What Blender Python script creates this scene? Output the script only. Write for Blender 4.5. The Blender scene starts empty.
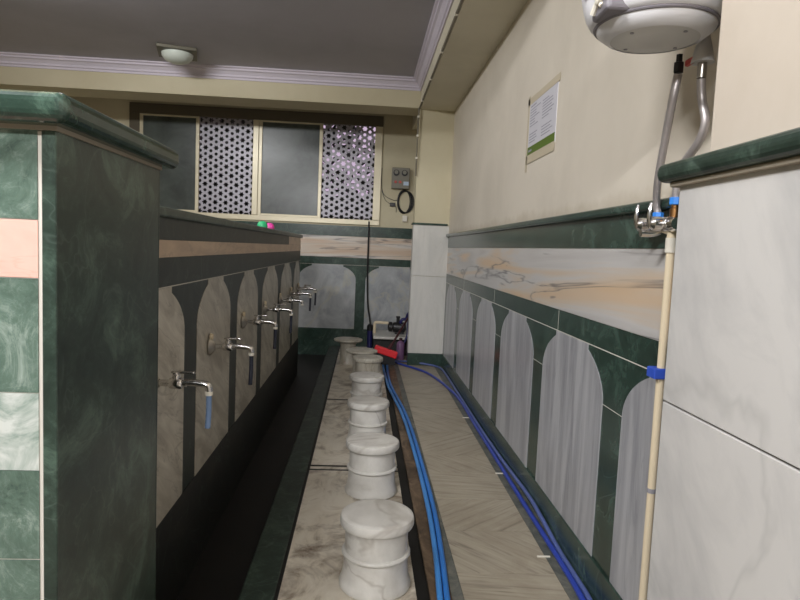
import bpy, bmesh, math, random
from mathutils import Vector, Matrix
random.seed(7)
SC = bpy.context.scene
COL = SC.collection
PI = math.pi

# ------------------------------------------------------------------ materials
def s2l(c):
    return tuple((v/255/12.92 if v <= 10 else ((v/255+.055)/1.055)**2.4) for v in c) + (1,)

class NT:
    def __init__(s, name):
        s.m = bpy.data.materials.new(name); s.m.use_nodes = True
        s.t = s.m.node_tree; s.b = s.t.nodes['Principled BSDF']
    def n(s, ty, **kw):
        nd = s.t.nodes.new(ty)
        for k, v in kw.items():
            if k in nd.inputs: nd.inputs[k].default_value = v
            else: setattr(nd, k, v)
        return nd
    def l(s, a, b): s.t.links.new(a, b)
    def coords(s, scale=(1,1,1), rot=(0,0,0), rnd=False):
        tc = s.n('ShaderNodeTexCoord'); mp = s.n('ShaderNodeMapping')
        mp.inputs['Scale'].default_value = scale
        src = tc.outputs['Object']
        if any(rot):
            m0 = s.n('ShaderNodeMapping'); m0.inputs['Rotation'].default_value = rot; s.l(src, m0.inputs[0]); src = m0.outputs[0]
        if rnd:
            oi = s.n('ShaderNodeObjectInfo'); mu = s.n('ShaderNodeMath', operation='MULTIPLY'); mu.inputs[1].default_value = 37
            s.l(oi.outputs['Random'], mu.inputs[0])
            ad = s.n('ShaderNodeVectorMath', operation='ADD'); s.l(src, ad.inputs[0]); s.l(mu.outputs[0], ad.inputs[1]); src = ad.outputs[0]
        s.l(src, mp.inputs[0]); return mp.outputs[0]
    def noise(s, co, scale, detail=6, rough=.6, dist=0.):
        nd = s.n('ShaderNodeTexNoise', Scale=scale, Detail=detail, Roughness=rough, Distortion=dist)
        s.l(co, nd.inputs['Vector']); return nd.outputs['Fac']
    def ramp(s, fac, stops):
        r = s.n('ShaderNodeValToRGB'); e = r.color_ramp.elements
        while len(e) < len(stops): e.new(.5)
        for i, (p, c) in enumerate(stops):
            e[i].position = p; e[i].color = c if len(c) == 4 else s2l(c)
        s.l(fac, r.inputs[0]); return r.outputs[0]
    def mix(s, fac, a, b, bt='MIX'):
        m = s.n('ShaderNodeMix', data_type='RGBA', blend_type=bt)
        for i, v in ((0, fac), (6, a), (7, b)):
            if isinstance(v, (int, float)): m.inputs[i].default_value = v
            elif isinstance(v, tuple): m.inputs[i].default_value = v if len(v) == 4 else s2l(v)
            else: s.l(v, m.inputs[i])
        return m.outputs[2]
    def math(s, op, a, b=None):
        m = s.n('ShaderNodeMath', operation=op)
        for i, v in enumerate((a, b)):
            if v is None: continue
            if isinstance(v, (int, float)): m.inputs[i].default_value = v
            else: s.l(v, m.inputs[i])
        return m.outputs[0]
    def bump(s, h, st=.2, d=.01):
        b = s.n('ShaderNodeBump', Strength=st, Distance=d); s.l(h, b.inputs['Height']); s.l(b.outputs[0], s.b.inputs['Normal'])
    def done(s, col=None, rough=.4, metal=0, spec=.5, **kw):
        if col is not None:
            if isinstance(col, tuple): s.b.inputs['Base Color'].default_value = col if len(col) == 4 else s2l(col)
            else: s.l(col, s.b.inputs['Base Color'])
        if isinstance(rough, (int, float)): s.b.inputs['Roughness'].default_value = rough
        else: s.l(rough, s.b.inputs['Roughness'])
        s.b.inputs['Metallic'].default_value = metal
        s.b.inputs['Specular IOR Level'].default_value = spec
        for k, v in kw.items(): s.b.inputs[k.replace('_', ' ')].default_value = v
        return s.m

def vein_fac(m, co, scale, width=.02, dist=1.2, detail=4):
    f = m.noise(co, scale, detail, .55, dist)
    a = m.math('ABSOLUTE', m.math('SUBTRACT', f, .5))
    return m.ramp(a, [(0, (1,1,1,1)), (width, (0,0,0,1))])

def green_marble(name, a, b, c, rough=.22, scale=4):
    m = NT(name); co = m.coords()
    f = m.noise(co, scale, 10, .76, .9)
    col = m.ramp(f, [(.3, a), (.52, b), (.72, c)])
    v = m.ramp(m.noise(co, scale*5, 5, .75, .8), [(.5, (0,0,0,1)), (.78, (1,1,1,1))])
    col = m.mix(m.math('MULTIPLY', v, .30), col, c)
    w = vein_fac(m, co, scale*.6, .008, .8, 3)
    col = m.mix(m.math('MULTIPLY', w, .10), col, (150,172,158))
    return m.done(col, rough)
M = {}
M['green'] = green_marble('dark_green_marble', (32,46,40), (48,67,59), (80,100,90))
M['green_light'] = green_marble('lit_green_marble', (50,68,58), (92,112,100), (166,178,168), .3, 8)  # paler copy of the green marble; the lit pier front put into its colour
M['green_slab'] = green_marble('matt_green_marble', (27,37,31), (44,58,50), (92,114,100), .3, 5)  # darker copy; shade on the left pier's side face put into its colour
M['green_polish'] = green_marble('polished_green_marble', (27,40,34), (44,62,53), (92,116,102), .14, 6)
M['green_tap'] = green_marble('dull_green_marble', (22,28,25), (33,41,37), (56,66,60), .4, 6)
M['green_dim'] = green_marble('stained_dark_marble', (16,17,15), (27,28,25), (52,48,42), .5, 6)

def stone(name, base, streak, vein, sc=(1,1,1), rot=(0,0,0), scale=6, rough=.3, veinw=.015, veinstr=.5, veinscale=1.6, rnd=False, lo=.35, hi=.68, dist=.6):
    m = NT(name); co = m.coords(sc, rot, rnd)
    f = m.noise(co, scale, 7, .62, dist)
    col = m.ramp(f, [(lo, streak), (hi, base)])
    v = vein_fac(m, co, veinscale, veinw, 1.4)
    col = m.mix(m.math('MULTIPLY', v, veinstr), col, vein)
    return m.done(col, rough)
M['panel'] = stone('grey_white_marble', (178,178,180), (146,146,150), (124,124,130), (2,3.4,.3), scale=3.4, veinscale=2.0, veinstr=.4, lo=.38, hi=.6)
M['panel_tap'] = stone('streaked_grey_marble', (212,206,192), (158,150,136), (112,105,94), (1,.7,2.6), (.55,0,0), scale=4, veinscale=2.2, veinstr=.45)
M['panel_back'] = stone('clouded_grey_marble', (180,182,184), (138,142,145), (178,172,150), (1.1,1,1), scale=2.2, veinscale=.9, veinw=.03, veinstr=.45, dist=1.6)
M['pier_marble'] = stone('white_marble', (198,195,191), (176,174,172), (150,149,146), (1,1,.6), (.6,0,0), scale=4.5, veinscale=1.3, veinw=.03, veinstr=.3, dist=.4, hi=.6)
M['pier_marble_back'] = stone('cream_white_marble', (214,211,204), (196,194,188), (186,182,172), (3,1,.5), scale=2, veinscale=1, veinstr=.25)
M['stool'] = stone('stool_marble', (222,219,212), (192,188,180), (146,136,124), (1,1,1), (0,.4,.6), scale=5, veinscale=1.2, veinw=.02, veinstr=.45, rnd=True, rough=.28, dist=.3)
M['stool_grimy'] = stone('stool_marble_grimy', (206,201,188), (166,158,142), (120,110,96), (1.5,1.5,.6), scale=6, veinscale=2.0, veinw=.02, veinstr=.45, rnd=True, rough=.35)
M['blotch'] = stone('white_green_marble', (196,200,194), (96,122,108), (80,104,92), scale=7, veinstr=.3, dist=1.5, lo=.3, hi=.55)

def band(name, sc, peach, white, vein, seed=0., rough=.3):
    m = NT(name); co = m.coords(sc, (.035,.03,0))
    ad = m.n('ShaderNodeVectorMath', operation='ADD'); m.l(co, ad.inputs[0]); ad.inputs[1].default_value = (seed, seed*.7, seed*.3)
    f = m.noise(ad.outputs[0], 2.0, 5, .5, .5)
    col = m.ramp(f, [(.36, peach), (.46, (202,186,168)), (.54, white), (.63, (182,178,175)), (.74, peach)])
    v = vein_fac(m, ad.outputs[0], 1.5, .022, .7, 4)
    br = m.noise(co, 3.2, 2); br = m.ramp(br, [(.38, (0,0,0,1)), (.52, (1,1,1,1))])
    col = m.mix(m.math('MULTIPLY', m.math('MULTIPLY', v, br), .8), col, vein)
    return m.done(col, rough)
M['band'] = band('peach_banded_marble', (1,.26,3.6), (208,180,148), (196,193,190), (92,88,90), 3.1)
M['band_back'] = band('peach_banded_marble_back', (.3,1,5), (196,170,146), (206,198,190), (96,90,90), 1.3)
M['band_tap'] = stone('pale_pink_marble', (206,180,152), (176,150,126), (130,110,96), (1,.8,3), scale=4, veinstr=.3)
M['band_pier'] = stone('salmon_marble', (232,186,172), (218,170,156), (196,140,118), (1.5,1,2.5), scale=4, veinstr=.25)

def plaster(name, col, stain, rough=.65, sc=1.2):
    m = NT(name); co = m.coords()
    f = m.noise(co, sc, 5, .6, .4)
    c = m.ramp(f, [(.35, stain), (.6, col)])
    m.bump(m.noise(co, 60, 3), .08, .004)
    return m.done(c, rough, spec=.35)
M['cream'] = plaster('cream_paint', (214,207,196), (206,198,186))
M['cream_shaft'] = plaster('shaft_cream_paint', (198,187,173), (188,176,160))  # cream toned down for the shaft of the right pier
M['cream_yellow'] = plaster('yellow_cream_paint', (203,194,166), (194,184,154))
M['beam'] = plaster('beam_paint', (214,207,186), (205,198,176))
M['ceiling'] = plaster('ceiling_paint', (178,175,182), (170,167,173), .6)
M['cornice'] = plaster('cornice_plaster', (212,204,214), (204,196,206))
# cream wall with drip marks under the heater and rubbed dirt just above the stone ledge
m = NT('cream_paint_marked'); co = m.coords()
f = m.noise(co, 1.2, 5, .6, .4)
c = m.ramp(f, [(.35, (208,199,184)), (.6, (218,209,194))])
sx = m.n('ShaderNodeSeparateXYZ'); m.l(co, sx.inputs[0])
wob = m.noise(co, 9, 4)
d = m.math('ABSOLUTE', m.math('SUBTRACT', sx.outputs[1], m.math('ADD', 1.975, m.math('MULTIPLY', wob, .03))))
st = m.ramp(d, [(0, (1,1,1,1)), (.016, (0,0,0,1))])
zz = m.ramp(m.math('SUBTRACT', 1.80, sx.outputs[2]), [(0, (0,0,0,1)), (.04, (1,1,1,1))])
c = m.mix(m.math('MULTIPLY', m.math('MULTIPLY', st, zz), .5), c, (176,154,124))
low = m.ramp(m.math('SUBTRACT', m.math('ADD', 1.545, m.math('MULTIPLY', wob, .12)), sx.outputs[2]), [(0, (0,0,0,1)), (.05, (1,1,1,1))])
c = m.mix(m.math('MULTIPLY', low, .3), c, (160,142,112))
M['cream_marked'] = m.done(c, .6, spec=.35)

# aisle tiles: streaked slabs laid in changing directions
def tile(name, ang):
    m = NT(name); co = m.coords((1.3, 17, 1), (0, 0, ang))
    f = m.noise(co, 2.2, 6, .6, .5)
    col = m.ramp(f, [(.28, (118,109,94)), (.46, (162,152,134)), (.7, (176,166,147))])
    c2 = m.coords(); dirt = m.noise(c2, 3.0, 6, .7, .6)
    col = m.mix(m.ramp(dirt, [(.42, (0,0,0,1)), (.75, (.5,.5,.5,1))]), col, (120,104,82))
    return m.done(col, .42)
M['tileA'] = tile('aisle_tile_lengthwise', .8); M['tileB'] = tile('aisle_tile_diagonal', -.7); M['tileC'] = tile('aisle_tile_cross', .12)
M['grout'] = NT('dark_grout').done((70,62,52), .8)
M['mortar'] = NT('old_mortar').done((150,140,124), .8)
M['grout_light'] = NT('pale_grout').done((206,200,190), .7)
# stool platform: grimy flowing marble
m = NT('stained_platform_marble'); co = m.coords((1, .55, 1), (0,0,.35))
f = m.noise(co, 4.5, 8, .62, 2.2)
c = m.ramp(f, [(.3, (150,136,116)), (.45, (212,202,184)), (.6, (224,216,200)), (.75, (176,160,138))])
c2 = m.coords(); g = m.noise(c2, 2.6, 7, .7, .8)
c = m.mix(m.ramp(g, [(.5, (0,0,0,1)), (.68, (.9,.9,.9,1))]), c, (92,68,44))
M['platform'] = m.done(c, .4)
m = NT('muddy_strip'); co = m.coords((1.5,.8,1)); f = m.noise(co, 6, 8, .7, 1)
M['muddy'] = m.done(m.ramp(f, [(.3, (44,34,26)), (.5, (104,84,64)), (.7, (148,126,102))]), .5)
m = NT('black_slime'); co = m.coords(); f = m.noise(co, 7, 6, .7)
M['slime'] = m.done(m.ramp(f, [(.35, (7,7,6)), (.7, (17,15,13))]), .6)
m = NT('gutter_stone'); co = m.coords(); f = m.noise(co, 5, 6, .7)
M['gutter'] = m.done(m.ramp(f, [(.35, (9,8,7)), (.7, (22,19,16))]), .55)
m = NT('speckled_border_stone'); co = m.coords(); f = m.noise(co, 9, 8, .75, .5)
M['border'] = m.done(m.ramp(f, [(.32, (52,56,52)), (.5, (92,94,88)), (.7, (128,124,112))]), .45)
M['kerb'] = green_marble('wet_kerb_marble', (18,27,22), (35,50,41), (76,92,80), .5, 8)
m = NT('plain_concrete'); M['concrete'] = m.done((150,140,124), .7)

# metals, plastics
M['chrome'] = NT('chrome').done((222,220,218), .2, 1)
M['chrome_dull'] = NT('dull_chrome').done((176,170,160), .32, 1)
M['brass'] = NT('old_brass').done((150,110,70), .4, 1)
m = NT('braided_steel'); co = m.coords((1,1,1))
w = m.n('ShaderNodeTexWave', Scale=700., Distortion=0., bands_direction='DIAGONAL'); m.l(co, w.inputs['Vector'])
M['braid'] = m.done(m.ramp(w.outputs['Fac'], [(.1, (150,142,140)), (.7, (205,198,196))]), .42, .6)
M['white_plastic'] = NT('white_enamel').done((222,221,224), .28)
M['grey_plastic'] = NT('grey_plastic').done((150,148,154), .4)
M['ring_grey'] = NT('ring_grey').done((122,118,124), .45)
M['under_plastic'] = NT('matt_white_plastic').done((206,204,202), .45)
M['ivory'] = NT('ivory_pvc').done((224,208,178), .4)
M['ivory_white'] = NT('white_fitting').done((228,222,208), .4)
M['blue_tape'] = NT('blue_tape').done((50,84,190), .45)
M['blue_nut'] = NT('blue_nut').done((52,128,214), .4)
M['red_knob'] = NT('red_plastic').done((206,92,84), .45)
M['hose_light'] = NT('sky_blue_hose').done((66,140,214), .38)
M['hose_light2'] = NT('mid_blue_hose').done((48,118,196), .38)
M['hose_dark'] = NT('royal_blue_hose').done((44,66,160), .35)
M['hose_dark2'] = NT('faded_blue_hose').done((84,98,152), .42)
M['hose_navy'] = NT('navy_hose').done((34,32,92), .38)
M['black'] = NT('black_rubber').done((18,18,20), .5)
M['black_metal'] = NT('black_cast_iron').done((30,29,31), .42)
M['tube_blue'] = NT('pale_blue_tube').done((116,140,176), .4)
M['tube_dark'] = NT('grimy_dark_tube').done((40,44,58), .45)
M['cable_grey'] = NT('grey_cable').done((120,114,98), .5)
M['red'] = NT('bright_red_plastic').done((232,44,52), .4)
M['maroon'] = NT('maroon_handle').done((64,24,28), .5)
M['alu'] = NT('cream_aluminium').done((214,204,176), .34, .15)
M['alu_dark'] = NT('dark_aluminium').done((92,84,68), .5, .1)  # darker tone for the top and left of the window's outer frame
M['grille'] = NT('grille_sheet').done((160,157,164), .4, .2)
M['box_grey'] = NT('grey_box_paint').done((128,124,110), .45)
M['label_blue'] = NT('pale_label').done((190,208,228), .5)
M['paper'] = NT('paper').done((203,201,207), .7)
M['tape'] = NT('masking_tape').done((196,184,160), .6)
M['paper_green'] = NT('green_print').done((92,116,40), .6)
M['ink'] = NT('grey_ink').done((150,148,160), .7)
M['cap_green'] = NT('mint_plastic').done((52,180,118), .45)
M['cap_pink'] = NT('pink_plastic').done((222,72,160), .45)
M['lamp_glass'] = NT('opal_glass').done((200,206,196), .3)
M['lamp_frame'] = NT('bronze_lamp_frame').done((92,88,74), .45, .3)
M['bottle'] = NT('mauve_bottle').done((126,92,128), .4)
m = NT('obscured_glass'); co = m.coords(); f = m.noise(co, 2.4, 5, .6, .5)
M['glass'] = m.done(m.ramp(f, [(.35, (54,61,56)), (.7, (92,101,95))]), .3, Transmission_Weight=.25)
m = NT('leaf'); co = m.coords(); f = m.noise(co, 2, 3)
M['leaf'] = m.done(m.ramp(f, [(.3, (26,32,22)), (.7, (48,56,34))]), .6)
M['bark'] = NT('bark').done((58,46,36), .8)
M['outer_wall'] = plaster('outside_render', (92,84,84), (78,70,70))

# ------------------------------------------------------------------ mesh helpers
class MB:
    def __init__(s): s.bm = bmesh.new(); s.mi = 0
    def box(s, x0, x1, y0, y1, z0, z1, bev=0., seg=2, only=None):
        vs = [s.bm.verts.new((x, y, z)) for x in (x0, x1) for y in (y0, y1) for z in (z0, z1)]
        F = [(0,1,3,2),(4,6,7,5),(0,4,5,1),(2,3,7,6),(0,2,6,4),(1,5,7,3)]
        fs = [s.bm.faces.new([vs[i] for i in f]) for f in F]
        for f in fs: f.material_index = s.mi
        if bev:
            es = {e for f in fs for e in f.edges}
            if only: es = {e for e in es if only(e)}
            bmesh.ops.bevel(s.bm, geom=list(es), offset=bev, segments=seg, profile=.5, affect='EDGES')
        return s
    def prism(s, pts, axis, a0, a1, bev=0.):
        """pts: outline in the plane across `axis`, extruded from a0 to a1"""
        def P(p, a): return {'x': (a, p[0], p[1]), 'y': (p[0], a, p[1]), 'z': (p[0], p[1], a)}[axis]
        A = [s.bm.verts.new(P(p, a0)) for p in pts]; B = [s.bm.verts.new(P(p, a1)) for p in pts]
        n = len(pts); fs = [s.bm.faces.new(A[::-1]), s.bm.faces.new(B)]
        fs += [s.bm.faces.new([A[i], A[(i+1) % n], B[(i+1) % n], B[i]]) for i in range(n)]
        if bev: bmesh.ops.bevel(s.bm, geom=list(fs[1].edges)+list(fs[0].edges), offset=bev, segments=2, affect='EDGES')
        return s
    def lathe(s, prof, c=(0,0,0), axis=(0,0,1), n=32, cap=True):
        q = Vector((0,0,1)).rotation_difference(Vector(axis).normalized())
        c = Vector(c); rings = []
        for r, z in prof:
            if r < 1e-5: rings.append([s.bm.verts.new(c + q @ Vector((0,0,z)))])
            else: rings.append([s.bm.verts.new(c + q @ Vector((r*math.cos(2*PI*k/n), r*math.sin(2*PI*k/n), z))) for k in range(n)])
        for a, b in zip(rings, rings[1:]):
            for k in range(n):
                k2 = (k+1) % n
                if len(a) == 1 and len(b) == 1: continue
                if len(a) == 1: f = s.bm.faces.new([a[0], b[k2], b[k]][::-1])
                elif len(b) == 1: f = s.bm.faces.new([a[k], a[k2], b[0]])
                else: f = s.bm.faces.new([a[k], a[k2], b[k2], b[k]])
                f.smooth = True; f.material_index = s.mi
        if cap:
            for rg, fl in ((rings[0], True), (rings[-1], False)):
                if len(rg) > 1: s.bm.faces.new(rg[::-1] if fl else rg)
        return s
    def tube(s, pts, r, n=10, smooth=4):
        pts = [Vector(p) for p in pts]
        if smooth > 1 and len(pts) > 2:
            q = []
            ext = [pts[0]*2-pts[1]] + pts + [pts[-1]*2-pts[-2]]
            for i in range(1, len(ext)-2):
                p0, p1, p2, p3 = ext[i-1:i+3]
                for k in range(smooth):
                    t = k/smooth
                    q.append(.5*((2*p1)+(p2-p0)*t+(2*p0-5*p1+4*p2-p3)*t*t+(3*p1-p0-3*p2+p3)*t**3))
            q.append(pts[-1]); pts = q
        rr = r if isinstance(r, (list, tuple)) else None
        T = [(pts[min(i+1, len(pts)-1)]-pts[max(i-1, 0)]).normalized() for i in range(len(pts))]
        up = Vector((0,0,1)) if abs(T[0].z) < .9 else Vector((1,0,0))
        N = (up - T[0]*up.dot(T[0])).normalized(); rings = []
        for i, p in enumerate(pts):
            if i: N = (N - T[i]*N.dot(T[i])).normalized()
            B = T[i].cross(N)
            ra = rr[0]+(rr[1]-rr[0])*i/(len(pts)-1) if rr else r
            rings.append([s.bm.verts.new(p + (N*math.cos(2*PI*k/n)+B*math.sin(2*PI*k/n))*ra) for k in range(n)])
        for a, b in zip(rings, rings[1:]):
            for k in range(n):
                f = s.bm.faces.new([a[k], a[(k+1) % n], b[(k+1) % n], b[k]]); f.smooth = True
        s.bm.faces.new(rings[0][::-1]); s.bm.faces.new(rings[-1]); return s
    def build(s, name, mat, parent=None, loc=None):
        bmesh.ops.recalc_face_normals(s.bm, faces=s.bm.faces)
        for e in s.bm.edges:
            if len(e.link_faces) == 2 and e.calc_face_angle(0) > .62: e.smooth = False
        me = bpy.data.meshes.new(name); s.bm.to_mesh(me); s.bm.free()
        for mm in (mat if isinstance(mat, (list, tuple)) else [mat]): me.materials.append(mm)
        o = bpy.data.objects.new(name, me); COL.objects.link(o)
        if loc:
            o.location = loc
        if parent: o.parent = parent
        return o
def recentre(o, base):
    """put a single-mesh thing's origin at its base"""
    b = Vector(base); o.data.transform(Matrix.Translation(-b)); o.location = b; return o
def tag(o, label, cat, group=None):
    o['label'] = label; o['category'] = cat
    if group: o['group'] = group
    return o
def thing(name, label, cat, loc=(0,0,0), rz=0, group=None):
    o = bpy.data.objects.new(name, None); COL.objects.link(o); o.location = loc; o.rotation_euler = (0,0,rz)
    o.empty_display_size = .05
    return tag(o, label, cat, group)
def struct(o): o['kind'] = 'structure'; return o
def copy_tree(o, parent=None):
    c = o.copy(); COL.objects.link(c)
    if parent: c.parent = parent
    for ch in list(o.children): copy_tree(ch, c)
    return c

# ------------------------------------------------------------------ the setting
XR, YB, ZC = .965, 8.3, 3.265          # right wall, back wall, ceiling
XL, YF = -4.6, -3.6
XT = -.72                              # face of the tap wall

def arch(c, w, tw, z0, zs, z1, tmax=52, notch=.022, n=10):
    """outline of a niche panel: straight sides, curved shoulders, flat top"""
    R = []
    t1 = math.radians(tmax)
    for k in range(n+1):
        t = t1*k/n
        x = tw/2 + (w/2-tw/2)*(math.cos(t)-math.cos(t1))/(1-math.cos(t1))
        z = zs + (z1-notch-zs)*math.sin(t)/math.sin(t1)
        R.append((x, z))
    R.append((tw/2, z1))
    pts = [(c+w/2, z0)] + [(c+x, z) for x, z in R] + [(c-x, z) for x, z in R[::-1]] + [(c-w/2, z0)]
    return pts

# floor -----------------------------------------------------------------
fl = struct(MB().box(XL, XR, YF, YB, -.30, -.13).build('floor', M['gutter']))
MB().box(-.43, -.295, YF, YB, -.13, 0, .006).build('kerb', M['kerb'], fl)
pf = MB()
for y0, y1 in ((YF, 1.2), (1.206, 3.615), (3.64, 3.68), (3.71, 5.33), (5.37, YB)):
    pf.box(-.28, .255, y0, y1, -.13, 0, .0008, 1)
pf.build('stool_platform', M['platform'], fl)
MB().box(-.295, .255, YF, YB, -.13, -.0012).build('platform_joint', M['slime'], fl)
MB().box(.255, .31, YF, YB, -.13, -.02).build('drain_groove', M['slime'], fl)
MB().box(.31, .395, YF, YB, -.13, -.004).build('muddy_strip', M['muddy'], fl)
MB().box(.395, .44, YF, YB, -.13, 0).build('dark_border', M['border'], fl)
MB().box(.44, .865, YF, YB, -.13, -.003).build('tile_joint', M['grout'], fl)
MB().box(.865, XR, YF, YB, -.13, 0).build('wall_border', M['border'], fl)
ty = [-3.6, -2.6, -1.6, -.6, .25, .9, 1.5, 2.06, 2.458, 2.847, 3.231, 3.626, 3.939, 4.443, 5.157, 5.7, 6.35, 7.08, YB]
tiles = {'A': MB(), 'B': MB(), 'C': MB()}
for i, (a, b) in enumerate(zip(ty, ty[1:])):
    tiles['CABACBACAB'[i % 10]].box(.442, .863, a+.002, b-.002, -.01, 0)
for k, mb in tiles.items(): mb.build('aisle_tiles', M['tile'+k], fl)
MB().box(XL, -.97, YF, YB, -.13, 0).build('side_floor', M['concrete'], fl)
MB().box(-.97, -.43, YF, 1.23, -.13, 0).build('side_floor', M['concrete'], fl)

# right wall --------------------------------------------------------------
wr = struct(MB().box(XR, XR+.2, YF, YB+.2, -.13, ZC+.2).build('wall_right', M['cream_marked']))
def strip(z0, z1, d, mat, name, y0=1.40, y1=7.08, bev=0.):
    return MB().box(XR-d, XR+.01, y0, y1, z0, z1, bev).build(name, mat, wr)
strip(0, .15, .014, M['green'], 'skirting', bev=.003)
strip(.15, .985, .004, M['green'], 'green_dado')
strip(.988, 1.088, .004, M['green'], 'green_course')
strip(1.09, 1.387, .004, M['band'], 'banded_course')
strip(1.389, 1.512, .004, M['green'], 'green_top_course')
MB().box(XR-.035, XR+.01, 1.40, 7.08, 1.512, 1.547, .012, 3).build('ledge', M['green'], wr)
strip(.9845, .9885, .0046, M['grout_light'], 'grout_line')
ysr = [1.24, 2.23, 3.228, 4.225, 5.16, 6.11, 7.06]
for a, b in zip(ysr, ysr[1:]):
    c, w = (a+b)/2, b-a-.185
    MB().prism(arch(c, w, w*.53, .15, .775, .984), 'x', XR-.0065, XR).build('niche_panel', M['panel'], wr)
g = MB()
for y in (1.55, 2.93, 4.42, 5.8): g.box(XR-.0046, XR, y-.0015, y+.0015, .988, 1.088)
for y in ysr: g.box(XR-.0046, XR, y-.092, y+.092, .774, .7765)
g.build('grout_joints', M['grout_light'], wr)

# pier standing out of the right wall, close to the camera
rp = struct(MB().box(.76, XR, YF, 1.44, 0, 1.54).build('wall_right_pier', M['grout']))
cl = MB()
for z0, z1 in ((0, 1.003), (1.0075, 1.54)): cl.box(.75, XR-.001, -3.5, 1.448, z0, z1, .002, 1)
cl.build('marble_cladding', M['pier_marble'], rp)
MB().box(.712, XR, -3.5, 1.506, 1.54, 1.586, .02, 4).build('ledge', M['green_slab'], rp)
MB().box(.735, XR, -3.5, 1.47, 1.528, 1.54, .003).build('ledge_mortar', M['mortar'], rp)
MB().box(.787, XR, -3.5, 1.403, 1.586, ZC, .01, 3).build('plastered_shaft', M['cream_shaft'], rp)

# pier at the end of the aisle
bp = struct(MB().box(.56, XR, 7.09, 7.23, 0, 2.94).build('wall_back_pier', M['cream_yellow']))
cl = MB(); cl.box(.551, XR, 7.078, 7.24, .142, 1.048, .002, 1); cl.box(.551, XR, 7.078, 7.24, 1.051, 1.64, .002, 1); cl.build('marble_cladding', M['pier_marble_back'], bp)
MB().box(.549, XR, 7.07, 7.245, 0, .142, .003).build('skirting', M['green'], bp)
MB().box(.535, XR-.02, 7.055, 7.24, 1.64, 1.662, .006).build('ledge', M['green'], bp)

# back wall with the window opening
WX0, WX1, WZ0, WZ1 = -3.1, .185, 1.65, 3.09
wb = MB(); wb.box(XL, WX0, YB, YB+.22, -.13, ZC+.1); wb.box(WX1, XR, YB, YB+.22, -.13, ZC+.1)
wb.box(WX0, WX1, YB, YB+.22, -.13, WZ0); wb.box(WX0, WX1, YB, YB+.22, WZ1, ZC+.1)
wb = struct(wb.build('wall_back', M['cream_yellow']))
def bstrip(z0, z1, d, mat, name): MB().box(XL, XR, YB-d, YB+.01, z0, z1).build(name, mat, wb)
bstrip(-.13, .24, .014, M['green'], 'skirting'); bstrip(.24, 1.205, .004, M['green'], 'green_dado')
bstrip(1.207, 1.488, .004, M['band_back'], 'banded_course'); bstrip(1.49, 1.632, .006, M['green'], 'green_top_course')
bstrip(1.104, 1.107, .0046, M['grout_light'], 'grout_line')
for c in (-1.4, -.49, .412):
    MB().prism(arch(c, .77, .42, .24, .905, 1.104, 68), 'y', YB-.0065, YB).build('niche_panel', M['panel_back'], wb)

# left wall, rear wall, ceiling, beams
struct(MB().box(XL-.2, XL, YF, YB+.2, -.13, ZC+.2).build('wall_left', M['cream_yellow']))
struct(MB().box(XL, XR, YF-.2, YF, -.13, ZC+.2).build('wall_rear', M['cream']))
struct(MB().box(XL, XR, YF, YB, ZC, ZC+.1).build('ceiling', M['ceiling']))
bm_ = struct(MB().box(XL, .57, 7.08, 7.5, 2.953, ZC).build('trim_1', M['cream_yellow']))
struct(MB().box(XL, .57, 2.2, 2.6, 2.945, ZC).build('trim_3', M['cream_yellow']))
b2 = struct(MB().box(.57, XR, YF, YB, 2.94, ZC).build('trim_2', M['beam']))
def cornice(along, pos, a0, a1, side, parent):
    pr = [(0,0),(.014,0),(.014,.022),(.03,.03),(.03,.05),(.055,.078),(.078,.088),(.078,.105),(.1,.112),(.1,.125),(0,.125)]
    z0 = ZC-.125
    if along == 'x': MB().prism([(pos+side*p, z0+z) for p, z in pr], 'x', a0, a1).build('cornice', M['cornice'], parent)
    else: MB().prism([(pos+side*p, z0+z) for p, z in pr], 'y', a0, a1).build('cornice', M['cornice'], parent)
cornice('x', 7.08, XL, .57, -1, bm_)
cornice('y', .57, 2.6, 7.08, -1, b2)

# tap wall -----------------------------------------------------------------
YT0, YT1 = 1.85, 6.97
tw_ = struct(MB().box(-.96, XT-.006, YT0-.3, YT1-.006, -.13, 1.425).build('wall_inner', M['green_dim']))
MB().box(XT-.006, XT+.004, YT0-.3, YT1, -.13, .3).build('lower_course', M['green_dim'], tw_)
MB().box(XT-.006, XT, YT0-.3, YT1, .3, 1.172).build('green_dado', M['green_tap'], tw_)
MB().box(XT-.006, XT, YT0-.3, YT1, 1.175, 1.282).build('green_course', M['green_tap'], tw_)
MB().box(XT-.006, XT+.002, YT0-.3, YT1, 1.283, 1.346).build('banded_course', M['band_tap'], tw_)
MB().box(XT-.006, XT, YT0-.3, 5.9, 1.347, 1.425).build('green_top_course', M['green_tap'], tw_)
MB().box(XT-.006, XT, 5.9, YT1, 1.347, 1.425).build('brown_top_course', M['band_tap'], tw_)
MB().box(-.99, XT+.022, YT0-.3, YT1+.01, 1.425, 1.462, .01, 3).build('ledge', M['green_slab'], tw_)
MB().box(XT-.006, XT+.0008, YT0-.3, YT1, 1.172, 1.1755).build('grout_line', M['grout_light'], tw_)
yst = [1.78, 2.61, 3.465, 4.33, 5.3, 6.28, 7.03]
for a, b in zip(yst, yst[1:]):
    c, w = (a+b)/2, b-a-.19
    MB().prism(arch(c, w, w*.46, .3, .985, 1.171, 42), 'x', XT, XT+.0025).build('niche_panel', M['panel_tap'], tw_)

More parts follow.
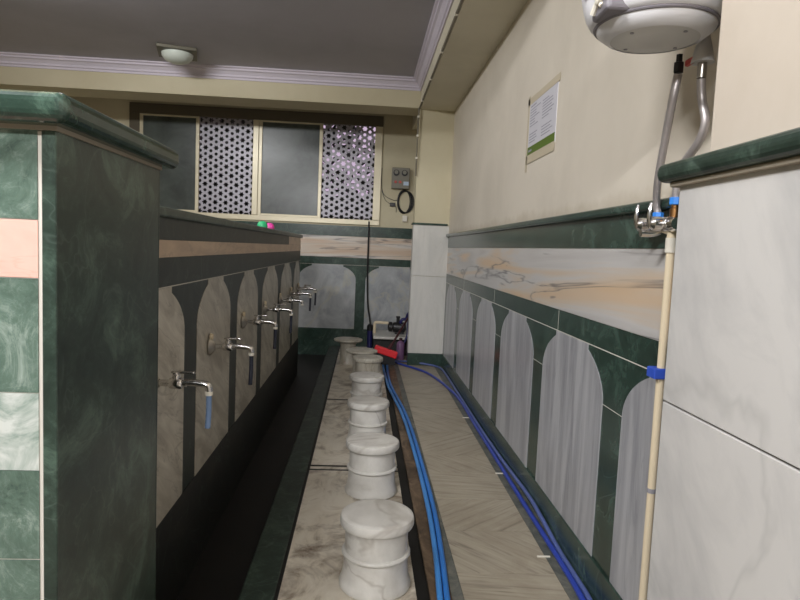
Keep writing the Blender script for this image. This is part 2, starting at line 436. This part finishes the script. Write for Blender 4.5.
# left pier: green slabs, thick rounded coping
lp = struct(MB().box(-1.4, -.6275, 1.239, 1.816, -.13, 1.546).build('wall_left_pier', M['grout_light']))
MB().box(-.628, -.6, 1.235, 1.830, -.13, 1.548, .002, 1).build('side_slab', M['green_slab'], lp)
MB().box(-.72, -.6, 1.830, 1.836, -.13, 1.548).build('end_slab', M['green_slab'], lp)
for nm, z0, z1, mt in (('green_slab', 1.377, 1.548, 'green_light'), ('salmon_slab', 1.263, 1.375, 'band_pier'), ('green_slab', 1.034, 1.261, 'green_light'),
                       ('mottled_slab', .875, 1.032, 'blotch'), ('green_slab', .69, .874, 'green_light'), ('green_slab', 0, .687, 'green_light')):
    MB().box(-1.4, -.636, 1.2365, 1.26, z0, z1).build(nm, M[mt], lp)
MB().box(-1.41, -.596, 1.231, 1.842, 1.5475, 1.556).build('coping_mortar', M['mortar'], lp)
MB().box(-1.45, -.557, 1.18, 1.888, 1.556, 1.612, .02, 4).build('coping', M['green_polish'], lp)

# ------------------------------------------------------------------ window
wn = struct(MB().box(WX0, WX1, 8.27, 8.34, WZ0, WZ0+.07, .006).build('window_1', M['alu']))
f = MB(); f.box(WX0, WX1, 8.27, 8.34, 2.955, WZ1, .004); f.box(WX0, -2.975, 8.27, 8.34, WZ0+.07, 2.955, .004)
f.build('outer_frame', M['alu_dark'], wn)
f = MB(); f.box(.085, WX1, 8.27, 8.34, WZ0+.07, 2.955, .006); f.box(-1.515, -1.44, 8.268, 8.34, WZ0+.07, 2.955, .006); f.build('mullion', M['alu'], wn)
def sash(x0, x1, name):
    q = MB(); q.box(x0, x0+.045, 8.28, 8.32, 1.71, 2.96, .005); q.box(x1-.045, x1, 8.28, 8.32, 1.71, 2.96, .005)
    q.box(x0, x1, 8.282, 8.318, 1.71, 1.745, .004); q.box(x0, x1, 8.282, 8.318, 2.935, 2.965, .004)
    fr = q.build('sash_frame', M['alu'], wn)
    MB().box(x0+.03, x1-.03, 8.297, 8.303, 1.735, 2.945).build('pane', M['glass'], fr)
sash(-2.975, -2.21, 'a'); sash(-1.44, -.605, 'b')
def grille(x0, x1, z0, z1):
    d = .0785; bm = bmesh.new()
    nc, nr = int((x1-x0)/(d*.866))+1, int((z1-z0)/d)+1
    ox = (x0+x1)/2-(nc-1)*d*.866/2
    for i in range(nc):
        for j in range(nr+1):
            cx, cz = ox+i*d*.866, z0+d*.3+j*d+(d/2 if i % 2 else 0)
            if cz > z1+d*.3 or cz < z0-d*.3: continue
            a = j - i//2                                  # axial row of the lattice
            star = (i - a) % 3 == 0
            O, I = [], []
            for k in range(12):
                t = PI/6*k
                ro = d/math.sqrt(3) if k % 2 == 0 else d/2
                O.append(bm.verts.new((cx+ro*math.cos(t), 8.305, cz+ro*math.sin(t))))
                ri = (.49*d if k % 2 == 0 else .29*d) if star else .265*d
                I.append(bm.verts.new((cx+ri*math.cos(t), 8.305, cz+ri*math.sin(t))))
            for k in range(12): bm.faces.new([O[k], O[(k+1) % 12], I[(k+1) % 12], I[k]])
    bmesh.ops.remove_doubles(bm, verts=bm.verts, dist=.0005)
    r = bmesh.ops.extrude_face_region(bm, geom=list(bm.faces))
    bmesh.ops.translate(bm, verts=[v for v in r['geom'] if isinstance(v, bmesh.types.BMVert)], vec=(0, .003, 0))
    q = MB(); q.bm.free(); q.bm = bm; q.build('pierced_grille', M['grille'], wn)
grille(-2.21, -1.51, 1.72, 2.96); grille(-.605, .085, 1.72, 2.96)

struct(MB().box(-9, -.95, 11.6, 12.35, -.13, 7).build('wall_neighbour', M['outer_wall']))
# outside: dark yard wall and tree against a dusky pink sky
struct(MB().box(-9, 5, 12.4, 12.6, -.1, 2.3).build('wall_yard', M['outer_wall']))
struct(MB().box(-9, 5, YB+.22, 12.6, -.3, -.13).build('floor_yard', M['concrete']))
tr = thing('tree', 'dark leafy tree seen through the pierced window grilles', 'tree', (-1.3, 10.4, -.13))
MB().tube([(0,0,0),(.05,.02,1.2),(-.05,0,2.2),(.1,.05,3.2)], (.12,.06)).build('trunk', M['bark'], tr)
lf = MB(); rnd = random.Random(5)
n = 0
while n < 5200:
    x, y, z = rnd.uniform(-3.4, 1.75), rnd.uniform(-.6, .6), rnd.uniform(1.3, 4.7)
    wx, wz = x-1.3, z-.13
    d1 = math.hypot((wx+.28)/.36, (wz-2.72)/.36); d2 = math.hypot((wx-.02)/.2, (wz-3.3)/.22)
    if d2 < 1 or (d1 < 1 and rnd.random() < .66): continue
    n += 1
    s_ = rnd.uniform(.07, .13)
    R = Matrix.Rotation(rnd.uniform(0, 6.28), 3, 'Z') @ Matrix.Rotation(rnd.uniform(-1, 1), 3, 'X') @ Matrix.Rotation(rnd.uniform(0, 6.28), 3, 'Y')
    vs = [lf.bm.verts.new(Vector((x, y, z)) + R @ (Vector(p)*s_)) for p in ((-1,0,0), (-.3,.12,.45), (1,0,0), (-.3,-.12,-.45))]
    lf.bm.faces.new([vs[0], vs[1], vs[2], vs[3]])
lf.build('foliage', M['leaf'], tr)

# ------------------------------------------------------------------ stools
DRUM = [(0,0),(.134,0),(.146,.006),(.147,.02),(.141,.035),(.136,.05),(.1315,.09),(.1295,.131),(.136,.133),(.140,.138),(.140,.143),(.136,.148),(.1285,.150),(.1275,.19),(.128,.225),(.129,.25)]
CAP = [(0,.247),(.140,.247),(.147,.251),(.150,.258),(.150,.277),(.147,.286),(.140,.2905),(.125,.2915),(0,.2915)]
LAB = ['large round white marble stool nearest the camera, grey-veined top',
       'pale marble stool second from the front, beside the nearer cross joint of the platform',
       'white marble stool third from the front, between the two platform cross joints',
       'white marble stool fourth from the front, just before the farther cross joint',
       'brown-streaked marble stool fifth from the front, just left of the red broom head',
       'flat-topped mushroom marble stool just behind the brown-streaked drum stool',
       'flat-topped mushroom marble stool farthest back, near the back wall']
ST = [(.092,2.37,.985), (.086,3.31,.985), (.067,4.19,.98), (.060,5.04,.97), (.074,5.90,.98)]
st0 = thing('marble_stool', LAB[0], 'stool', group='round marble stools along the platform')
MB().lathe(DRUM, n=56, cap=False).build('drum', M['stool'], st0)
MB().lathe(CAP, n=56, cap=False).build('seat', M['stool'], st0)
for i, (x, y, k) in enumerate(ST):
    t = st0 if i == 0 else copy_tree(st0)
    t.location = (x, y, 0); t.scale = (k, k, 1.015); t.rotation_euler = (0,0,i*1.7); t['label'] = LAB[i]
    if i == 4:
        for ch in t.children:
            ch.data = ch.data.copy(); ch.data.materials[0] = M['stool_grimy']
mu = thing('marble_stool', LAB[5], 'stool', (.01, 6.32, 0), group='round marble stools along the platform')
MB().lathe([(0,0),(.1,0),(.1,.02),(.09,.035),(.086,.13),(.09,.22),(.105,.255)], n=40, cap=False).build('pedestal', M['stool_grimy'], mu)
MB().lathe([(0,.25),(.12,.25),(.155,.262),(.166,.274),(.164,.286),(.15,.291),(0,.291)], n=40, cap=False).build('seat', M['stool_grimy'], mu)
m2 = copy_tree(mu); m2.location = (-.150, 7.06, 0); m2.rotation_euler = (0,0,1); m2['label'] = LAB[6]

# ------------------------------------------------------------------ taps
TL = ['chrome wall tap nearest the green pillar, pale blue tube under its spout',
      'chrome wall tap second from the green pillar, grimy tube below its spout',
      'chrome wall tap third from the green pillar along the tap wall',
      'chrome wall tap fourth from the green pillar, on the middle panels',
      'chrome wall tap fifth from the green pillar, no tube on its spout',
      'chrome wall tap second from the far end, thin dark tube hanging',
      'chrome wall tap at the far end of the tap wall, dark tube']
TY = [2.12, 2.92, 3.70, 4.50, 5.30, 6.10, 6.74]
TZ = [.856, .853, .876, .870, .868, .868, .874]
TX = XT+.006
def make_tap():
    t = thing('water_tap', TL[0], 'tap', group='chrome taps along the tap wall')
    MB().lathe([(0,0),(.044,0),(.044,.003),(.037,.012),(.02,.022),(.014,.027)], axis=(1,0,0), n=28, cap=False).build('flange', M['chrome_dull'], t)
    b = MB(); b.lathe([(.012,.02),(.012,.06),(.018,.062),(.02,.07),(.02,.098),(.017,.104),(.0125,.106),(.0125,.118)], axis=(1,0,0), n=20)
    b.lathe([(.013,0),(.014,.016),(.01,.02),(.009,.026)], (.084,0,.012), n=18); b.build('valve_body', M['chrome'], t)
    MB().lathe([(0,0),(.017,0),(.017,.006),(.013,.013),(0,.014)], (.024-.022,-.004,.045), axis=(1,0,0), n=18, cap=False).build('plug', M['ivory'], t)
    h = MB(); h.box(.066, .145, -.008, .008, .034, .043, .003); h.box(.076, .092, -.026, .026, .033, .042, .003)
    h.build('handle', M['chrome'], t)
    MB().tube([(.11,0,.004),(.145,0,.003),(.180,0,-.001),(.193,0,-.009),(.196,0,-.028)], .0125, 14, 5).build('spout', M['chrome'], t)
    MB().lathe([(.011,0),(.014,.002),(.014,.014),(.011,.016)], (.195,0,-.04), n=18).build('nozzle', M['ivory_white'], t)
    return t
tap0 = make_tap()
taps = [tap0]+[copy_tree(tap0) for _ in range(6)]
for i, t in enumerate(taps):
    t.location = (TX, TY[i], TZ[i]); t['label'] = TL[i]
    t.scale = (1, 1, 1)
    if i == 4: continue
    L = [.115,.14,.12,.13,0,.13,.14][i]
    MB().tube([(.195,0,-.036),(.195,.002,-.04-L*.5),(.193,-.002,-.04-L)], .0098, 12, 3).build('spout_tube', M['tube_blue' if i in (0,) else 'tube_dark'], t)

# two small caps standing on the tap wall
for nm, y, mt, lb in (('soap_cup', 4.45, 'cap_green', 'small mint green cup upside down on the tap wall ledge'), ('soap_cup', 4.78, 'cap_pink', 'small pink cup upside down on the tap wall ledge')):
    tag(MB().lathe([(0,0),(.036,0),(.037,.006),(.035,.022),(.027,.037),(.014,.044),(0,.045)], n=24, cap=False).build(nm, M[mt], loc=(-.735, y, 1.462)), lb, 'cup', 'bright cups on the tap wall')

# ------------------------------------------------------------------ water heater
HX, HY, HZ = .722, 1.585, 1.912
wh = thing('water_heater', 'white round electric water heater hung on the right wall', 'water heater', (HX, HY, HZ))
MB().lathe([(.146,.034),(.153,.035),(.163,.043),(.173,.060),(.181,.085),(.187,.115),(.19,.14),(.19,.34),(.186,.40),(.16,.44),(.1,.46),(0,.462)], n=72, cap=False).build('shell', M['white_plastic'], wh)
MB().lathe([(.140,.027),(.150,.028),(.1525,.031),(.150,.0345),(.140,.035)], n=72, cap=False).build('trim_ring', M['ring_grey'], wh)
MB().lathe([(.108,.0),(.120,.004),(.143,.022),(.145,.028),(.12,.029)], n=72, cap=False).build('skirt', M['white_plastic'], wh)
un = MB().lathe([(0,.005),(.040,.005),(.050,.001),(.102,.0),(.109,.002),(.108,.012),(0,.014)], n=72, cap=False).build('bottom_cover', M['under_plastic'], wh)
for k in range(4):
    q = MB(); a = .5+k*PI/2; q.lathe([(0,-.002),(.005,-.002),(.005,.002)], (.088*math.cos(a), .088*math.sin(a), 0), n=12, cap=False); q.build('screw', M['grey_plastic'], un)
# terminal recess with white wire ends on the left
br = MB().box(-.170, -.10, -.105, .0, .030, .098, .012, 3).build('terminal_recess', M['ring_grey'], wh)
MB().box(-.192, -.14, -.115, .015, .092, .110, .006, 3).build('recess_rim', M['white_plastic'], wh)
q = MB(); q.tube([(-.172,-.09,.080),(-.178,-.07,.058),(-.172,-.05,.064),(-.174,-.026,.044)], .008, 8); q.tube([(-.170,-.075,.048),(-.178,-.06,.070),(-.172,-.035,.082)], .007, 8)
q.build('terminal_wires', M['ivory_white'], br)
v = MB().lathe([(.03,.0),(.026,.02),(.018,.055),(.014,.07)], (.165,.06,-.028), n=20).build('safety_cover', M['under_plastic'], wh)
v = MB(); v.lathe([(.012,-.04),(.012,0),(.014,.002),(.014,.02),(.01,.024)], (.165,.06,-.028), n=18); v.build('inlet_valve', M['chrome_dull'], wh)
v = MB().lathe([(.011,0),(.014,.002),(.014,.028),(.009,.03),(.009,.05)], (.128,.115,-.042), n=6).build('outlet_nut', M['black_metal'], wh)
MB().box(.138, .150, .06, .105, -.028, -.010, .004).build('red_lever', M['red_knob'], wh)
MB().box(.186, .242, -.06, .06, .12, .3, .004).build('wall_bracket', M['grey_plastic'], wh)

# mixer on the right wall, hoses, pvc pipe
mx = thing('mixer_tap', 'chrome two-lever mixer tap on the right wall below the heater', 'tap', (.925, 1.89, 1.462))
b = MB(); b.tube([(0,-.075,0),(0,.085,0)], .025, 18, 1); b.lathe([(.024,0),(.024,.02),(.018,.03)], (0,.085,0), (0,1,0), n=18); b.lathe([(.024,0),(.024,.02),(.018,.03)], (0,-.075,0), (0,-1,0), n=18)
b.build('mixer_body', M['chrome'], mx)
for y in (.05, -.04):
    h = MB(); h.lathe([(.018,0),(.023,.004),(.022,.026),(.012,.036)], (-.018,y,0), (-1,0,0), n=18); h.tube([(-.046,y,-.01),(-.054,y,.012),(-.054,y,.04),(-.05,y+.004,.062)], (.011,.005), 10)
    h.build('lever', M['chrome'], mx)
MB().tube([(0,-.02,-.018),(-.03,-.02,-.028),(-.07,-.02,-.03)], .012, 12).build('spout', M['chrome'], mx)
MB().lathe([(.013,0),(.018,.002),(.018,.02),(.013,.022)], (0,.02,.018), n=8).build('blue_nut', M['blue_nut'], mx)
e = MB().lathe([(.014,0),(.014,.05),(.011,.052),(.011,.062)], (0,-.085,-.005), n=16).build('brass_elbow', M['brass'], mx)
MB().lathe([(.013,0),(.018,.002),(.018,.022),(.013,.024)], (0,-.085,.055), n=8).build('blue_nut', M['blue_nut'], mx)
for o in list(mx.children):
    if o.name.startswith('blue_nut'): o['label'] = 'bright blue plastic nut'
    if o.name.startswith('brass'): o['label'] = 'brass pipe elbow'

h1 = MB().tube([(HX+.128, HY+.115, HZ-.045), (.846,1.715,1.79), (.866,1.78,1.70), (.888,1.85,1.60), (.915,1.905,1.53), (.925,1.91,1.497)], .0115, 12, 6).build('braided_hose', M['braid'])
tag(recentre(h1, (.925,1.91,1.512)), 'steel braided hose bowing down from heater outlet to the left nut of the mixer', 'hose', 'braided hoses of the heater')
h2 = MB().tube([(HX+.165, HY+.06, HZ-.07), (.895,1.648,1.79), (.90,1.630,1.73), (.90,1.652,1.68), (.905,1.73,1.635), (.918,1.79,1.60), (.925,1.805,1.54)], .0115, 12, 6).build('braided_hose', M['braid'])
tag(recentre(h2, (.925,1.805,1.555)), 'steel braided hose kinked towards the pier, running behind the green ledge', 'hose', 'braided hoses of the heater')
pp = thing('pvc_pipe', 'cream plastic water pipe rising beside the white pier', 'pipe', (.932, 1.825, 0))
MB().lathe([(.0125,0),(.0125,1.40)], n=18).build('pipe_run', M['ivory'], pp)
MB().lathe([(.0165,0),(.0165,.045)], (0,0,1.375), n=18).build('coupling', M['ivory_white'], pp)
MB().tube([(0,0,1.42),(0,0,1.437),(-.004,.02,1.445),(-.007,.045,1.45)], .014, 14).build('elbow', M['ivory'], pp)
k = MB().box(-.03, .02, -.019, .034, .985, 1.018, .004).build('blue_tape', M['blue_tape'], pp); k['label'] = 'wrap of bright blue tape'
MB().lathe([(.0145,0),(.0145,.014)], (0,0,.62), n=18).build('clip', M['grey_plastic'], pp)

# poster ------------------------------------------------------------------
po = thing('poster', 'printed white notice with green bottom stripe taped to the right wall', 'poster', (XR, 3.46, 1.94))
MB().box(-.003, 0, -.275, .275, 0, .325).build('sheet', M['paper'], po)
t = MB(); t.box(-.0042, -.003, .262, .30, -.09, .36); t.box(-.0042, -.003, -.31, .30, .305, .345); t.box(-.0042, -.003, -.275, .28, -.045, .006); t.build('tape', M['tape'], po)
g = MB().box(-.0038, -.003, -.27, .262, .006, .052).build('green_stripe', M['paper_green'], po); g['label'] = 'olive green printed stripe'
t = MB(); r_ = random.Random(3)
for col, (a, b) in enumerate(((.24, .02), (-.01, -.25))):
    for i in range(13):
        if i in (4, 5): continue
        z = .075+i*.016; e = a-(a-b)*r_.uniform(.45, .95)
        t.box(-.0036, -.003, e, a, z, z+.005)
t.box(-.0036, -.003, .12, .24, .285, .292); t.box(-.0039, -.0038, .17, .245, .022, .034)
t.build('printed_lines', M['ink'], po)

# ceiling lamp --------------------------------------------------------------
cl = thing('ceiling_lamp', 'unlit opal dome lamp on a dark square plate on the ceiling', 'lamp', (-1.98, 6.55, ZC))
MB().box(-.19, .19, -.19, .19, -.035, 0, .006).build('square_plate', M['lamp_frame'], cl)
MB().lathe([(.155,-.035),(.15,-.065),(.12,-.1),(.07,-.122),(0,-.13)], n=36, cap=False).build('dome', M['lamp_glass'], cl)
cl.rotation_euler = (0,0,.25)

# switch box, cables ----------------------------------------------------------
sb = thing('switch_box', 'grey metal electric box with two round dials on the back wall', 'switch box', (.45, YB, 2.15))
MB().box(-.125, .11, -.09, 0, 0, .275, .006).build('case', M['box_grey'], sb)
for x in (-.07, .04):
    d_ = MB().lathe([(.04,0),(.04,.012),(.034,.014)], (x,-.09,.205), (0,-1,0), n=24).build('dial', M['black_metal'], sb)
    MB().lathe([(0,.0145),(.026,.0145),(.026,.0155),(0,.0155)], (x,-.09,.212), (0,-1,0), n=20, cap=False).build('dial_face', M['box_grey'], d_)
for x in (-.075, -.015):
    b_ = MB().lathe([(.018,0),(.018,.012),(.012,.016)], (x,-.09,.085), (0,-1,0), n=18).build('push_button', M['red_knob'], sb); b_['label'] = 'dusty red push button'
MB().box(.03, .1, -.0915, -.09, .045, .095).build('sticker', M['label_blue'], sb)
cc = MB()
for k in range(4):
    pts = [(.50+(.085+.006*k)*math.sin(a)+.01*k, YB-.012-.012*(k % 2), 1.985+(.155-.004*k)*math.cos(a)) for a in [2*PI*j/16 for j in range(17)]]
    cc.tube(pts, .007, 8, 2)
tag(recentre(cc.build('cable_coil', M['black']), (.5, YB-.01, 1.83)), 'coil of black cable hanging under the grey electric box', 'cable')
wi = MB(); wi.tube([(.19,YB-.006,2.42),(.20,YB-.008,2.15),(.25,YB-.006,2.05),(.36,YB-.006,2.0),(.408,YB-.006,2.0)], .004, 6)
tag(recentre(wi.build('wire', M['black']), (.2, YB-.006, 2.0)), 'thin black wire sagging from the window frame to the cable coil', 'wire')
pg = MB(); pg.box(.315, .385, YB-.03, YB-.004, 1.915, 1.965, .004); pg.tube([(.20,YB-.006,2.12),(.25,YB-.006,2.0),(.32,YB-.014,1.945)], .0035, 6); pg.tube([(.38,YB-.014,1.93),(.40,YB-.01,1.90),(.405,YB-.01,1.84)], .0035, 6)
tag(recentre(pg.build('plug_socket', M['black_metal']), (.35, YB-.006, 1.915)), 'small black inline plug on the wall left of the cable coil', 'plug')
tag(recentre(MB().box(.49, .555, YB-.04, YB-.002, 1.72, 1.80, .004).build('junction_box', M['ivory_white']), (.52, YB, 1.72)), 'small white junction box below the cable coil', 'box')
tag(recentre(MB().tube([(.045,8.265,1.70),(.047,8.262,1.4),(.05,8.27,1.0),(.07,8.262,.6),(.1,8.23,.42),(.115,8.2,.325)], .011, 8).build('cable', M['black']), (.115,8.2,.325)), 'black cable hanging down the back wall below the window corner', 'cable')
# cable clipped along the beam edge and down the pier
cb = thing('clipped_cable', 'grey cable clipped along the edge of the right beam', 'cable', (.57, 7.05, 2.94))
MB().tube([(-.012,-8.6,.01),(-.012,-5,.008),(-.012,-2,.01),(-.012,-.05,.01),(-.014,0,.0),(-.018,.0,-.1),(-.02,.012,-.6),(-.02,.012,-.75)], .009, 8, 3).build('cable_run', M['cable_grey'], cb)
for y in (-.35,-1.2,-2.0,-2.8,-3.6,-4.4): MB().box(-.026, 0, y-.014, y+.014, -.004, .024, .003).build('clip', M['ivory_white'], cb)
for z in (-.09, -.3, -.55): MB().box(-.034, -.008, -.01, .03, z-.012, z+.012, .003).build('clip', M['ivory_white'], cb)

# ------------------------------------------------------------------ hoses on the floor
def hose(pts, r, mat, label, name='garden_hose', extra=None):
    o = MB().tube([(x, y, z+r) for x, y, z in pts], r, 12, 6).build(name, M[mat])
    return tag(recentre(o, (pts[0][0], pts[0][1], 0)), label, 'hose', 'blue hoses on the floor')
LH = .0
hose([(.30,7.30,LH),(.262,6.911,LH),(.272,6.217,LH),(.286,5.812,LH),(.321,5.348,LH),(.352,4.952,LH),(.372,4.452,LH),(.384,3.714,LH),(.382,3.054,LH),(.365,2.587,LH),(.342,2.239,LH),(.31,1.8,LH),(.28,1.2,LH)], .0125, 'hose_light', 'sky blue hose of the pair running past the stools, the one nearer the stools')
hose([(.35,7.30,LH),(.309,6.921,LH),(.302,6.221,LH),(.316,5.816,LH),(.353,5.352,LH),(.383,4.955,LH),(.404,4.405,LH),(.412,3.681,LH),(.411,3.055,LH),(.392,2.588,LH),(.370,2.24,LH),(.34,1.8,LH),(.31,1.2,LH)], .0125, 'hose_light2', 'mid blue hose of the pair running past the stools, the one nearer the tiles')
hose([(.366,7.36,LH),(.465,7.067,LH),(.734,6.591,LH),(.873,5.868,LH),(.915,5.346,LH),(.912,4.644,LH),(.912,3.958,LH),(.910,3.381,LH),(.911,2.869,LH),(.912,2.486,LH),(.906,2.248,LH),(.875,1.8,LH),(.84,1.3,LH)], .0125, 'hose_dark', 'royal blue hose curving from the broom head across the aisle to the right wall')
hose([(.415,7.249,LH),(.60,7.12,LH+.02),(.75,7.06,LH+.012),(.87,7.01,LH),(.925,6.85,LH),(.938,6.5,LH),(.938,5.534,LH),(.937,4.581,LH),(.939,3.833,LH+.01),(.940,3.194,LH+.035),(.936,2.925,LH+.03),(.940,2.649,LH),(.938,2.417,LH),(.935,2.248,LH),(.905,1.95,LH),(.90,1.8,LH),(.88,1.3,LH)], .011, 'hose_dark2', 'faded blue hose following the foot of the right wall round the far pier')

# ------------------------------------------------------------------ far corner: pump, shelf, broom, bottles
sh = MB().box(.15, .90, 7.60, 8.25, .215, .25, .005).build('shelf_slab', M['pier_marble_back'])
MB().box(.16, .90, 7.70, 8.24, 0, .215).build('plinth', M['green_dim'], sh)
tag(recentre(sh, (.23, 8.0, 0)), 'low marble slab on a dark plinth under the pump', 'slab'); 
for ch in sh.children: ch.location = (-.23, -8.0, 0)
pu = thing('water_pump', 'small black water pump with a cream pipe elbow on the low slab', 'pump', (.50, 7.90, .25))
b = MB(); b.lathe([(.03,-.1),(.06,-.095),(.068,-.08),(.068,.05),(.05,.07),(.03,.075)], (0,0,.085), (1,0,0), n=28); b.box(-.07, .05, -.05, .05, 0, .03, .004)
b.build('motor', M['black_metal'], pu)
b = MB(); b.lathe([(.02,0),(.065,.004),(.065,.045),(.03,.06)], (-.1,0,.09), (-1,0,0), n=24); b.lathe([(.022,0),(.022,.07),(.028,.072),(.028,.09)], (-.03,0,.14), n=16); b.build('pump_head', M['black_metal'], pu)
b = MB(); b.tube([(.0,-.02,.14),(.02,-.03,.19),(.06,-.03,.20)], .02, 12); b.build('cable_gland', M['hose_navy'], pu)
MB().tube([(-.155,0,.135),(-.22,0,.138),(-.31,0,.14),(-.328,0,.132),(-.332,0,.11),(-.332,0,.0)], .019, 14, 5).build('outlet_pipe', M['ivory'], pu)
hose([(.56,7.84,.42),(.585,7.78,.52),(.59,7.68,.50),(.58,7.60,.38),(.565,7.56,.24),(.48,7.55,.07),(.41,7.52,.01),(.372,7.43,.0),(.366,7.395,.0)], .014, 'hose_navy', 'navy hose looping down from the black pump beside the pier', 'pump_hose')
pi = thing('standing_pipe', 'dark blue pipe stub standing by the back wall under the hanging cable', 'pipe', (.115, 8.2, 0))
MB().lathe([(.034,0),(.036,.24)], n=20).build('pipe_body', M['hose_navy'], pi)
MB().lathe([(.042,.24),(.044,.3),(.03,.32),(.022,.325)], n=20).build('black_collar', M['black'], pi)
bo = thing('bottle', 'mauve plastic bottle on the floor against the pier', 'bottle', (.485, 7.42, 0))
MB().lathe([(0,0),(.046,0),(.05,.008),(.05,.19),(.04,.215),(.02,.228),(.018,.24)], n=28, cap=False).build('bottle_body', M['bottle'], bo)
MB().lathe([(.021,.236),(.021,.262),(.018,.266),(0,.266)], n=20, cap=False).build('bottle_cap', M['maroon'], bo)
bt = thing('broom', 'red-headed floor wiper with a dark handle leaning towards the pump', 'broom', (.285, 6.92, 0))
ang = math.radians(17)
def rot(p): return (p[0]*math.cos(ang)+p[2]*math.sin(ang), p[1], -p[0]*math.sin(ang)+p[2]*math.cos(ang)+.17)
b = MB(); b.box(-.135, .135, -.035, .035, -.035, .045, .014, 3)
for vv in b.bm.verts: vv.co = rot(vv.co)
bh = b.build('head', M['red'], bt); bh['label'] = 'bright red plastic head'
b = MB(); b.prism([rot((-.125,0,-.033))[::2], rot((.125,0,-.033))[::2], (.112,.028), (-.118,.028)], 'y', -.014, .014); b.build('bristles', M['black'], bt)
b = MB(); b.tube([rot((.02,0,.025)), (.07,.04,.26)], .022, 12, 1); b.build('socket', M['maroon'], bt)
b = MB(); b.tube([(.068,.035,.25), (.285,.62,.50)], .013, 12, 1); b.build('handle', M['maroon'], bt)

# small white chips on the aisle border
for (x, y), lb in (((.875,2.60), 'white plastic clip on the aisle border by the nearest bend of the blue hose'), ((.90,4.86), 'small white cable tie on the blue hose, far along the aisle'), ((.905,3.62), 'small white cable tie on the blue hose, mid aisle')):
    tag(MB().box(-.03, .03, -.004, .004, 0, .006, .001, 1).build('plastic_clip', M['ivory_white'], loc=(x-.02, y, 0)), lb, 'clip', 'white clips by the blue hose')

# ------------------------------------------------------------------ light
def area(name, loc, aim, sx, sy, power, col=(1,1,1)):
    l = bpy.data.lights.new(name, 'AREA'); l.shape = 'RECTANGLE'; l.size = sx; l.size_y = sy; l.energy = power; l.color = col
    o = bpy.data.objects.new(name, l); COL.objects.link(o); o.location = loc
    o.rotation_euler = (Vector(aim)-Vector(loc)).to_track_quat('-Z', 'Y').to_euler(); return o
area('area_lamp', (-1.45, .35, 3.2), (-.2, 2.2, 1.2), 1.2, .12, 95, (.98, .985, 1))
area('area_lamp', (-2.3, 3.9, 3.2), (-1.2, 6.6, 2.3), 1.2, .12, 52, (.98, .985, 1))
area('area_lamp', (-1.0, -2.6, 3.2), (.1, 1.6, 1.2), 1.2, .12, 130, (.98, .985, 1))  # unseen lamp added far behind the camera to brighten and even out the light
w = bpy.data.worlds.new('world'); SC.world = w; w.use_nodes = True
w.node_tree.nodes['Background'].inputs[0].default_value = s2l((222,198,226)); w.node_tree.nodes['Background'].inputs[1].default_value = .8

# ------------------------------------------------------------------ camera
yw, pt, rl = (math.radians(v) for v in (3.5, 4.75, 2.5))
fw = Vector((math.sin(yw)*math.cos(pt), math.cos(yw)*math.cos(pt), -math.sin(pt)))
rt = Vector((math.cos(yw), -math.sin(yw), 0)); up = rt.cross(fw)
r2 = rt*math.cos(rl)+up*math.sin(rl); u2 = up*math.cos(rl)-rt*math.sin(rl)
cd = bpy.data.cameras.new('camera'); cam = bpy.data.objects.new('camera', cd); COL.objects.link(cam)
cd.sensor_width = 36; cd.lens = 612/800*36; cd.clip_start = .02
cam.matrix_world = Matrix(((r2.x, u2.x, -fw.x, 0), (r2.y, u2.y, -fw.y, 0), (r2.z, u2.z, -fw.z, 1.35), (0,0,0,1)))
SC.camera = cam
vs = SC.view_settings; vs.view_transform = 'Standard'; vs.look = 'None'; vs.gamma = 1; vs.exposure = 0; vs.use_curve_mapping = False
